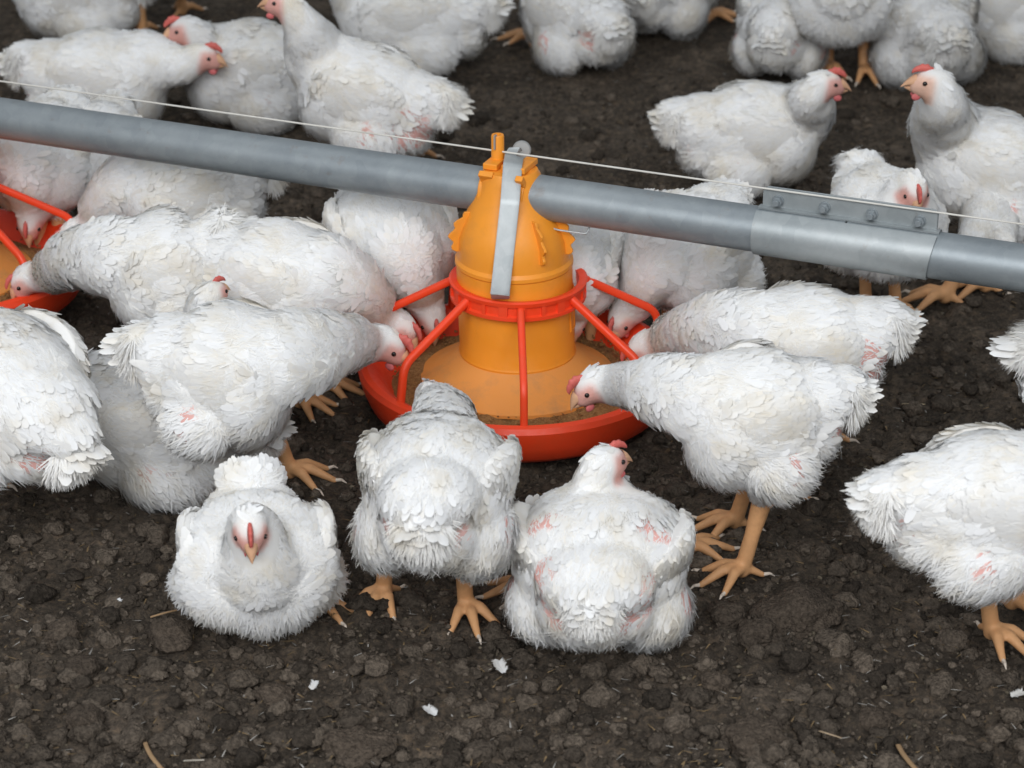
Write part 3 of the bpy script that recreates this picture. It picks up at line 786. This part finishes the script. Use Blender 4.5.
# feed lying in the pans
def feed(f0, label, seed):
    rng = np.random.RandomState(seed); n = 60; rr = np.linspace(.075, .149, 22)
    a = np.linspace(0, 2*math.pi, 120, endpoint=False); V = []
    for r in rr:
        for t in a: V.append((f0[0]+r*math.cos(t), f0[1]+r*math.sin(t), f0[2]+.034+.010*smooth01(.12-r, 0, .05)-.006*smooth01(r, .12, .15)))
    V = np.array(V); V[:, 2] += .0035*vnoise(V, .012, seed)+.0045*vnoise(V, .035, seed)
    F = [[i*120+j, i*120+(j+1) % 120, (i+1)*120+(j+1) % 120, (i+1)*120+j] for i in range(21) for j in range(120)]
    g = Geo(); g.add(V, F); i_ = len(V)
    for k in range(900):
        r = rng.uniform(.08, .145); t = rng.uniform(0, 6.3); P = (f0[0]+r*math.cos(t), f0[1]+r*math.sin(t), f0[2]+.036+.009*float(smooth01(.12-r, 0, .05)))
        V_, F_ = ell(P, rng.uniform(.0008, .002, 3), rot(*rng.uniform(0, 3, 3)), 1); g.add(V_, F_)
    tag(link('feed', g.mesh('feed'), M_FEED), label, 'feed', None, 'stuff')
feed(F1, 'brown crumbled feed lying in the middle red pan', 3)
feed(F2, 'brown crumbled feed lying in the left red pan', 4)

# the pipe
V, F = [], []
def pipe_mesh(name, p, q, r, m, parent=None, wall=.0016):
    d = nrm(q-p); s_ = nrm(np.cross(d, (0, 0, 1))); u_ = np.cross(s_, d); V = []; F = []; n = 64
    L = np.linalg.norm(q-p); st = [p+d*t for t in np.linspace(0, L, 12)]
    for rad in (r, r-wall):
        for c in st:
            for a in np.linspace(0, 2*math.pi, n, endpoint=False): V.append(c+s_*rad*math.cos(a)+u_*rad*math.sin(a))
    k = len(st)
    for sh in (0, 1):
        for i in range(k-1):
            for j in range(n): F.append([(sh*k+i)*n+j, (sh*k+i)*n+(j+1) % n, (sh*k+i+1)*n+(j+1) % n, (sh*k+i+1)*n+j])
    for i in (0, k-1):
        for j in range(n): F.append([i*n+j, i*n+(j+1) % n, (k+i)*n+(j+1) % n, (k+i)*n+j])
    return arr_obj(name, np.array(V), F, m, parent, 35)
JX = on_pipe(846)
far, near = PA-PD*1.6, PB+PD*1.6
pl = pipe_mesh('feed_pipe', far, JX-PD*.001, .0248, M_PIPE); tag(pl, 'long galvanised feed pipe running from the left edge through the hopper to the coupling', 'pipe', 'feed line pipes')
pr = pipe_mesh('feed_pipe', JX+PD*.001, near, .0248, M_PIPE); tag(pr, 'short length of galvanised feed pipe right of the bolted coupling', 'pipe', 'feed line pipes')
# coupling: sleeve with a bolted flange
c1, c2 = on_pipe(758), on_pipe(934); cc = (c1+c2)/2; hl = np.linalg.norm(c2-c1)/2
cp = thing('pipe_coupling', 'galvanised sleeve coupling with four bolts joining the pipes at the right', 'coupling', cc.tolist(), PYAW)
V, F = [], []; n = 60; r1, r2 = .0252, .0272
aa = np.linspace(math.radians(112), math.radians(112+348), n)
for x in (-hl, hl):
    for r in (r1, r2):
        for a in aa: V.append((x+.004*math.sin(a)*(1 if x > 0 else 0), r*math.cos(a), r*math.sin(a)))
for i in range(n-1):
    F += [[n+i, n+i+1, 3*n+i+1, 3*n+i], [i, 2*n+i, 2*n+i+1, i+1], [i, i+1, n+i+1, n+i], [2*n+i, 3*n+i, 3*n+i+1, 2*n+i+1]]
F += [[0, n, 3*n, 2*n], [n-1, 3*n-1, 4*n-1, 2*n-1]]
arr_obj('sleeve', np.array(V), F, M_SLEEVE, cp, 35)
def flange(y, w):
    o = []; R = .006; x0, x1, z0, z1 = -hl+.003, hl+.000, .018, .0475
    for (cx, cz, a0) in ((x1-R, z1-R, 0), (x0+R, z1-R, 90)):
        for a in np.linspace(a0, a0+90, 7): o.append((cx+R*math.cos(math.radians(a)), cz+R*math.sin(math.radians(a))))
    o += [(x0, z0), (x1, z0)]
    n = len(o); V = [(a, y-w, b) for a, b in o]+[(a, y+w, b) for a, b in o]
    return np.array(V), [list(range(n)), list(range(n, 2*n))[::-1]]+[[i, (i+1) % n, n+(i+1) % n, n+i] for i in range(n)]
for y in (.0035, .0075):
    V, F = flange(y, .0011); arr_obj('flange', V, F, M_SLEEVE, cp, 35, .0004)
for k in range(4):
    x = -hl+.020+(2*hl-.038)*k/3
    def cyl(r, l, y0, seg=20):
        V, F = lathe([(.0002, 0), (r, 0), (r, l), (.0002, l)], seg); return V @ rot(0, 0, math.radians(90)).T+np.array([x, y0, .0345]), F
    V, F = merge(cyl(.0066, .0012, .0022), cyl(.0056, .0048, .0010, 6), cyl(.0033, .0095, .0014), cyl(.0056, .004, .0135, 6))
    arr_obj('bolt', V, F, M_PIPE, cp, 30, .0003)

# thin cord above the pipe
ca, cb = far+np.array([0, 0, .051]), near+np.array([0, 0, .051])
pts = [ca*(1-t)+cb*t-np.array([0, 0, .004*math.sin(math.pi*t)]) for t in np.linspace(0, 1, 40)]
V, F = tube_path(pts, .0011, None, 8); tag(arr_obj('cord', V, F, M_CORD, None, 60), 'thin pale cord strung tight just above the feed pipe', 'cord')


# ------------------------------------------------------------------ litter
rng = np.random.RandomState(21)
def clod_mesh(r, sd, sub=5):
    V, F = ICO[sub]; d = .92+.25*vnoise(V, .9, sd)+.16*vnoise(V, .4, sd+3)+.11*np.abs(vnoise(V, .17, sd+7))+.08*np.abs(vnoise(V, .08, sd+9))
    return V*d[:, None]*np.asarray(r), F
def clod(px, py, r, label, grp, sd):
    p = gp(px, py, 0.0); V, F = clod_mesh(r, sd); a = rng.uniform(0, 6.28); V = V @ rot(a if False else 0.0).T
    z = soil_at(p[0], p[1]); g = Geo(); g.add(V+np.array([p[0], p[1], z+r[2]*(.5 if sd < 6 else .35)]), F, None, np.array([.125, .097, .074])*rng.uniform(.8, 1.15))
    tag(link('litter_clod', g.mesh('litter_clod'), M_CRUMB), label, 'clod', grp)
clod(800, 617, (.040, .038, .022), 'largest rounded clod of caked litter, lower right below the side-on standing bird', 'clods of caked litter', 1)
clod(757, 648, (.019, .021, .016), 'fist-like clod touching the lower left of the largest clod', 'clods of caked litter', 2)
clod(725, 622, (.018, .018, .012), 'flat clod left of the largest clod', 'clods of caked litter', 3)
clod(752, 745, (.030, .028, .017), 'broad clod at the bottom edge below the largest clod', 'clods of caked litter', 4)
clod(172, 642, (.024, .024, .015), 'broad clod just left below the face-on resting chicken', 'clods of caked litter', 5)
clod(64, 632, (.020, .022, .013), 'rounded clod at the lower left, level with the face-on bird\'s toes', 'clods of caked litter', 6)
clod(82, 668, (.017, .017, .011), 'rounded clod lower left of the broad one by the face-on chicken', 'clods of caked litter', 7)
clod(358, 745, (.030, .026, .014), 'wide clod at the bottom edge left of the middle', 'clods of caked litter', 8)
clod(276, 698, (.020, .016, .010), 'low wide clod below the face-on resting chicken', 'clods of caked litter', 9)
clod(85, 718, (.018, .019, .012), 'rounded clod at the bottom left', 'clods of caked litter', 10)
clod(875, 712, (.018, .016, .012), 'pale clod at the lower right beside the straw', 'clods of caked litter', 11)
clod(716, 690, (.015, .014, .010), 'small clod below the fist-like clod', 'clods of caked litter', 12)
# crumbs nobody could count
def scatter(n, rmin, rmax, sub, seed, power, yr=(-.72, 1.7)):
    rg = np.random.RandomState(seed); P = np.stack([rg.uniform(-1, 1, n), yr[0]+(yr[1]-yr[0])*rg.rand(n)**1.5, np.zeros(n)], 1)
    P[:, 0] *= .46+.20*(P[:, 1]+.7); P[:, 2] = soil_height(P)
    V0, F0 = ICO[sub]; g = Geo(); 
    r = rmin+(rmax-rmin)*rg.rand(n)**power
    shapes = [V0*(.95+.35*vnoise(V0, .8, k)+.28*vnoise(V0, .35, k+4)+(.15*np.abs(vnoise(V0, .15, k+4)) if sub > 2 else 0))[:, None] for k in range(14)]
    allV, allC = [], []
    for i in range(n):
        q = shapes[rg.randint(14)]*np.array([1, rg.uniform(.7, 1.1), rg.uniform(.5, .85)])*r[i]
        a = rg.uniform(0, 6.28); c_, s_ = math.cos(a), math.sin(a)
        q = np.stack([q[:, 0]*c_-q[:, 1]*s_, q[:, 0]*s_+q[:, 1]*c_, q[:, 2]], 1)+P[i]+np.array([0, 0, r[i]*.22])
        allV.append(q)
        b = rg.uniform(.5, 1.75)*.118; wv = rg.rand()
        c = np.array([b, b*.80, b*.62])
        if r[i] < .0035 and wv > .90: c = np.array([.30, .25, .18])*rg.uniform(.5, 1)
        allC.append(np.broadcast_to(c, q.shape))
    F = (F0[None]+(np.arange(n)*len(V0))[:, None, None]).reshape(-1, 3)
    g.add(np.concatenate(allV), F, None, np.concatenate(allC)); return g
tag(link('litter_crumbs', scatter(26000, .0010, .0048, 1, 5, 2.6).mesh('litter_crumbs'), M_CRUMB), 'dark loose crumbs of litter strewn over the whole floor', 'litter', None, 'stuff')
tag(link('litter_lumps', scatter(2600, .0045, .0145, 3, 6, 2.2, (-.72, 1.2)).mesh('litter_lumps'), M_CRUMB), 'brown lumps of litter strewn over the floor in front', 'litter', None, 'stuff')
# chaff: short straw bits and feather scraps, as one
rg = np.random.RandomState(9); g = Geo(); n = 2600
P = np.stack([rg.uniform(-1, 1, n), -.72+2.4*rg.rand(n)**1.4, np.zeros(n)], 1); P[:, 0] *= .46+.20*(P[:, 1]+.7); P[:, 2] = soil_height(P)+.0055
a = rg.uniform(0, 6.28, n); d = np.stack([np.cos(a), np.sin(a), rg.uniform(-.15, .3, n)], 1)
colr = np.where(rg.rand(n, 1) < .62, np.array([[.24, .165, .085]]), np.array([[.36, .34, .31]]))*rg.uniform(.5, 1.1, (n, 1))
cards(g, P, np.broadcast_to(np.array([0, 0, 1.0]), P.shape), d, rg.uniform(.003, .013, n), rg.uniform(.0006, .0020, n), 0.05, .05, colr, rg, .5, False, .1)
tag(link('chaff', g.mesh('chaff', True), M_BIT), 'pale chaff and feather scraps strewn over the litter', 'chaff', None, 'stuff')
def straw(p0, p1, wd, label, colr=(.34, .22, .12), bend=.004):
    a, b = gp(*p0, 0.012), gp(*p1, 0.012); a[2] = soil_at(a[0], a[1])+.007; b[2] = soil_at(b[0], b[1])+.007
    sd = nrm(np.cross(b-a, (0, 0, 1))); pts = [a*(1-t)+b*t+sd*bend*math.sin(math.pi*t)+np.array([0, 0, .003*math.sin(math.pi*t)]) for t in np.linspace(0, 1, 9)]
    V, F = tube_path(pts, wd, wd*.45, 8); g = Geo(); g.add(V, np.array(F[:-2]), None, colr)
    tag(link('straw', g.mesh('straw'), M_BIT), label, 'straw', 'straws on the litter')
straw((144, 728), (168, 760), .0022, 'bent tan straw at the bottom left')
straw((900, 726), (924, 762), .0026, 'curved tan straw at the bottom right')
straw((183, 748), (222, 754), .0012, 'thin pale straw at the bottom, right of the bent tan one', (.42, .38, .32))
straw((820, 722), (842, 728), .0012, 'short thin straw right of the middle of the bottom', (.36, .27, .18))
straw((900, 388), (926, 394), .0010, 'thin pale straw behind the bird on orange legs at the right edge', (.42, .34, .22))
straw((150, 610), (176, 602), .0015, 'straw sticking out left of the face-on chicken')
def down_feather(px, py, az, ln, label):
    p = gp(px, py, .01); p[2] = soil_at(p[0], p[1])+.010; g = Geo(); rg = np.random.RandomState(int(px))
    d = np.array([math.cos(az), math.sin(az), .08]); up = np.array([0, 0, 1.0])
    cards(g, p[None], up[None], d[None], ln, ln*.34, .1, .12, (.72, .72, .72), rg, .4, True, .01)
    m = 46; t = rg.rand(m)*.7; sg = rg.choice([-1, 1], m); sv = np.array([-d[1], d[0], 0])
    cards(g, p+d*ln*t[:, None], np.broadcast_to(up, (m, 3)), d*.7+sv*sg[:, None], ln*.30, .0016, rg.uniform(0, .5, m), .1, (.74, .74, .74), rg, .5, False, .2)
    tag(link('feather', g.mesh('feather', True), M_FEATHER), label, 'feather', 'loose feathers on the litter')
down_feather(504, 668, 1.9, .026, 'white down feather below the chicken resting with its back to us')
down_feather(114, 596, 0.8, .012, 'tiny white feather left of the face-on chicken')
down_feather(436, 712, 2.2, .020, 'greyish feather scrap near the bottom middle')
down_feather(1012, 686, 0.5, .018, 'white feather at the right edge under the orange-legged chicken')
down_feather(312, 692, 1.4, .016, 'small grey feather below the face-on chicken')
